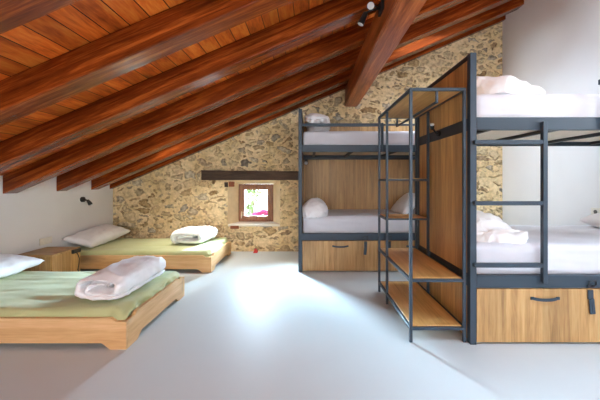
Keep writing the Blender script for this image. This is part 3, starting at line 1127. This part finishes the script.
o = crumpled('folded_duvet', (0.07, 4.09, 0.668), (0.155, 0.25, 0.23), 25, M['white_cloth'], amp=0.020, sc=5.0, peak=(0.0, 0.0))
tag(o, 'white folded duvet at the left end of the lower rear bunk', 'duvet', 'folded duvets')
o = pillow('pillow', (1.33, 4.28, 0.672), (0.38, 0.64, 0.15), (0.0, -0.75, 0.0), 31, M['pillow_cloth'])
tag(o, 'tilted white pillow behind the open shelf on the lower rear bunk', 'pillow', 'bed pillows')

# reading lamps
def reading_lamp(loc, aim, label, arm, k=1.0):
    r = empty('reading_lamp', loc, label, 'lamp', 'bunk reading lamps')
    arm = [Vector(p) for p in arm]
    d = (arm[0] - Vector((0, 0, 0))).normalized()
    b = MB()
    b.tube([Vector((0, 0, 0)) + d * 0.001, arm[0] * 0.45], 0.026, 18)
    b.build('mount', M['black'], r, smooth=True, angle=0.6)
    b = MB()
    b.tube([arm[0] * 0.4] + arm, 0.008, 8)
    b.build('arm', M['black'], r, smooth=True)
    a = Vector(aim).normalized()
    e = arm[-1]
    b = MB()
    b.tube([e - a * 0.03 * k, e - a * 0.01 * k, e + a * 0.03 * k], 0.03, 18, radii=[0.016 * k, 0.028 * k, 0.031 * k])
    h = b.build('lamp_head', M['black'], r, smooth=True, angle=0.6)
    b = MB()
    b.tube([e + a * 0.0302 * k, e + a * (0.03 * k + (0.004 if k == 1 else 0.014))], 0.026 * k, 18)
    b.build('lens', M['lens'], h, smooth=True, angle=0.6)
    return r


reading_lamp((-0.045, QY + BD - 0.047, 1.43), (0.0, -1, -0.25), 'black reading lamp with pale lens under the upper rear bunk', [(0, -0.05, 0), (0, -0.08, -0.035)])
reading_lamp((RX + 0.002, 2.66, 1.525), (-0.2, -0.45, 0.9), 'black reading lamp on the steel band of the oak end panel behind the shelf', [(-0.03, -0.005, 0.0), (-0.05, -0.02, 0.02), (-0.075, -0.04, 0.045)], 0.62)

# socket on the right wall
r = empty('wall_socket', (XR, 3.33, 0.755), 'cream socket on the white wall above the lower right bunk', 'socket')
MB().box(-0.012, -0.001, -0.055, 0.055, 0, 0.078, 0.004, 2).build('socket_plate', M['cream_plastic'], r)
b = MB()
b.tube([(-0.0122, 0, 0.036), (-0.0135, 0, 0.036)], 0.022, 16)
b.build('socket_insert', M['dark_hole'], r)

# ------------------------------------------------------------------ open shelf unit
SX0, SX1, SY0, SY1, SYM = 0.700, 1.094, 2.175, 3.175, 2.84
T = 0.021
r = empty('shelf_unit', (SX0, SY0, 0), 'open steel shelf unit with oak shelves beside the right bunk', 'shelf')
W_, D_ = SX1 - SX0, SY1 - SY0
ym = SYM - SY0
for x in (0, W_ - T):
    for y in (0, ym, D_ - T):
        MB().box(x, x + T, y, y + T, 0, 1.772 - (T + 0.0005), 0.002).build('post', M['steel'], r)
ztop = 1.772
for nm, z, y0, xb in (('top', ztop, 0, 0), ('middle', 0.440, 0, 0), ('bottom', 0.105, 0, 0), ('small', 1.14, ym, 0), ('small', 0.782, ym, 0)):
    b = MB()
    if nm == 'top':
        b.box(0, T, 0, D_, z - T, z, 0.002).box(W_ - T, W_, 0, D_, z - T, z, 0.002)
        b.box(T, W_ - T, 0, T, z - T, z, 0.002).box(T, W_ - T, D_ - T, D_, z - T, z, 0.002)
    elif nm == 'small':
        for x in (0, W_ - T):
            b.box(x, x + T, ym + T, D_ - T, z - T, z, 0.002)
        b.box(T, W_ - T, ym, ym + T * 0.7, z - T * 0.8, z, 0.002).box(T, W_ - T, D_ - T, D_, z - T, z, 0.002)
    else:
        for x in (0, W_ - T):
            b.box(x, x + T, T, ym, z - T, z, 0.002).box(x, x + T, ym + T, D_ - T, z - T, z, 0.002)
        b.box(T, W_ - T, 0, T, z - T, z, 0.002).box(T, W_ - T, D_ - T, D_, z - T, z, 0.002)
    b.build('shelf_frame', M['steel'], r)
    ya = (y0 + T * (0.7 if nm == 'small' else 1)) + 0.001
    MB().box(T + 0.001, W_ - T - 0.001, ya, D_ - T - 0.001, z - 0.018, z + (0.004 if nm != 'top' else -0.001), 0.002).build('shelf_board', M['oak_y'], r)
# hanging rail under the top
b = MB()
xm = W_ / 2 - 0.005
R_ = 0.008
for y in (0.0105, D_ - 0.0105):
    b.box(xm - R_, xm + R_, y - R_, y + R_, ztop - T - 0.085, ztop - T - 0.0005, 0.002)
b.box(xm - R_, xm + R_, 0.0105 + R_, D_ - 0.0105 - R_, ztop - T - 0.085, ztop - T - 0.085 + 2 * R_, 0.002)
b.build('hanging_rail', M['steel'], r)

# ------------------------------------------------------------------ twin spotlight on the purlin
r = empty('ceiling_spotlight', (PX0, 2.43, 2.46), 'black twin spotlight fixed to the left side of the purlin', 'spotlight')
b = MB()
b.box(-0.022, -0.001, -0.08, 0.05, -0.04, 0.04, 0.004, 2)
b.build('mount', M['black'], r)
for arm, aim, ln, rr in (([(-0.022, 0.02, 0.02), (-0.06, 0.02, 0.03), (-0.088, 0.015, 0.02)], (-0.12, -0.95, -0.30), 0.045, 0.030),
                         ([(-0.022, -0.02, -0.01), (-0.08, -0.02, -0.02), (-0.125, -0.01, -0.035)], (-0.42, 0.1, -0.85), 0.095, 0.026)):
    b = MB()
    b.tube(arm, 0.007, 8)
    b.build('arm', M['black'], r, smooth=True)
    e = Vector(arm[-1])
    a = Vector(aim).normalized()
    b = MB()
    b.tube([e, e + a * 0.01, e + a * ln], 0.03, 18, radii=[0.012, rr * 0.75, rr])
    h = b.build('lamp_head', M['black'], r, smooth=True, angle=0.6)
    b = MB()
    b.tube([e + a * (ln + 0.0002), e + a * (ln + 0.004)], rr * 0.88, 18)
    b.build('lens', M['lens'], h, smooth=True, angle=0.6)

# ------------------------------------------------------------------ garden outside the window
b = MB().box(-9, 7, YB + 0.46, 22, -0.15, -0.05)
tag(b.build('ground', M['terrace']), kind='structure')


def leaves(mb, center, spread, n, size, rnd, droop=0.0):
    for _ in range(n):
        d = Vector((rnd.gauss(0, 1), rnd.gauss(0, 1), rnd.gauss(0, 1)))
        p = Vector(center) + Vector((d.x * spread[0], d.y * spread[1], d.z * spread[2]))
        a = Vector((rnd.uniform(-1, 1), rnd.uniform(-1, 1), rnd.uniform(-1, 1) - droop)).normalized()
        t = a.cross(Vector((rnd.uniform(-1, 1), rnd.uniform(-1, 1), rnd.uniform(-1, 1)))).normalized()
        L_ = size * rnd.uniform(0.7, 1.3)
        nrm = a.cross(t) * 0.12 * L_
        q = [p, p + a * L_ * 0.5 + t * L_ * 0.24 + nrm, p + a * L_, p + a * L_ * 0.5 - t * L_ * 0.24 + nrm]
        mid_ = p + a * L_ * 0.5
        mb.quad(q[0], q[1], mid_)
        mb.quad(q[1], q[2], mid_)
        mb.quad(q[2], q[3], mid_)
        mb.quad(q[3], q[0], mid_)


rnd = random.Random(5)
c = pxw(252, 210, 6.6)
r = empty('garden_shrub', (c.x, 6.6, -0.05), 'loose green shrub seen through the left of the small window', 'shrub')
b = MB()
for k in range(5):
    ang = k * 1.3
    b.tube([(0, 0, 0), (0.05 * math.cos(ang), 0.05 * math.sin(ang), 0.35), (0.12 * math.cos(ang), 0.12 * math.sin(ang), 0.85)], 0.01, 6, radii=[0.012, 0.009, 0.004])
b.build('stem', M['stem'], r)
b = MB()
leaves(b, (0, 0, 0.50), (0.09, 0.08, 0.22), 110, 0.12, rnd)
b.build('foliage', M['pale_leaf'], r)
c = pxw(261, 215, 5.9)
r = empty('flowering_bush', (c.x, 5.9, -0.05), 'low bush with pink blooms outside the small window', 'shrub')
b = MB()
b.tube([(0, 0, 0), (0.02, 0, 0.2), (0.0, 0.02, 0.4)], 0.012, 6)
b.tube([(0, 0, 0), (-0.10, 0, 0.2), (-0.13, 0.02, 0.36)], 0.010, 6)
b.tube([(0, 0, 0), (0.10, 0.02, 0.2), (0.13, 0.02, 0.36)], 0.010, 6)
b.build('stem', M['stem'], r)
b = MB()
leaves(b, (0, 0.05, 0.30), (0.15, 0.08, 0.07), 170, 0.10, rnd)
b.build('foliage', M['leaf'], r)
for (px, py) in ((255.5, 214.5), (260.5, 213), (264, 211.5), (267, 214.5)):
    q = pxw(px, py, 5.86)
    b = MB()
    t = bmesh.new()
    bmesh.ops.create_icosphere(t, subdivisions=4, radius=0.055)
    for v in t.verts:
        k_ = 1 + 0.30 * noise.noise(v.co * 55 + Vector((px, 0, py))) + 0.12 * noise.noise(v.co * 130)
        v.co = Vector((v.co.x * 1.15 * k_, v.co.y * k_, v.co.z * 0.75 * k_))
    b._add(t, Matrix.Translation((q.x - c.x, -0.04, q.z + 0.05)))
    b.build('bloom', M['pink'], r)
c = pxw(256, 194, 6.9)
r = empty('garden_tree', (c.x - 0.66, 6.9, -0.05), 'leafy branch of a tree at the top of the small window', 'tree')
hz = c.z + 0.05
b = MB()
b.tube([(0, 0, 0), (0.02, 0.02, 0.7), (-0.02, 0.0, 1.5), (0.0, 0.02, 2.6)], 0.05, 10, radii=[0.07, 0.055, 0.045, 0.02])
b.build('trunk', M['stem'], r, smooth=True)
b = MB()
b.tube([(0.0, 0.0, hz + 0.50), (0.30, 0, hz + 0.22), (0.55, 0, hz + 0.06), (0.74, 0, hz - 0.05)], 0.008, 6, radii=[0.014, 0.010, 0.007, 0.003])
b.build('branch', M['stem'], r)
b = MB()
for k in range(26):
    t_ = k / 25
    p = Vector((0.14 + 0.60 * t_, 0, hz + 0.40 - 0.45 * t_))
    leaves(b, p, (0.03, 0.03, 0.02), 5, 0.11, rnd, 0.2)
leaves(b, (0.0, 0, 2.3), (0.28, 0.28, 0.26), 400, 0.13, rnd)
b.build('foliage', M['pale_leaf'], r)
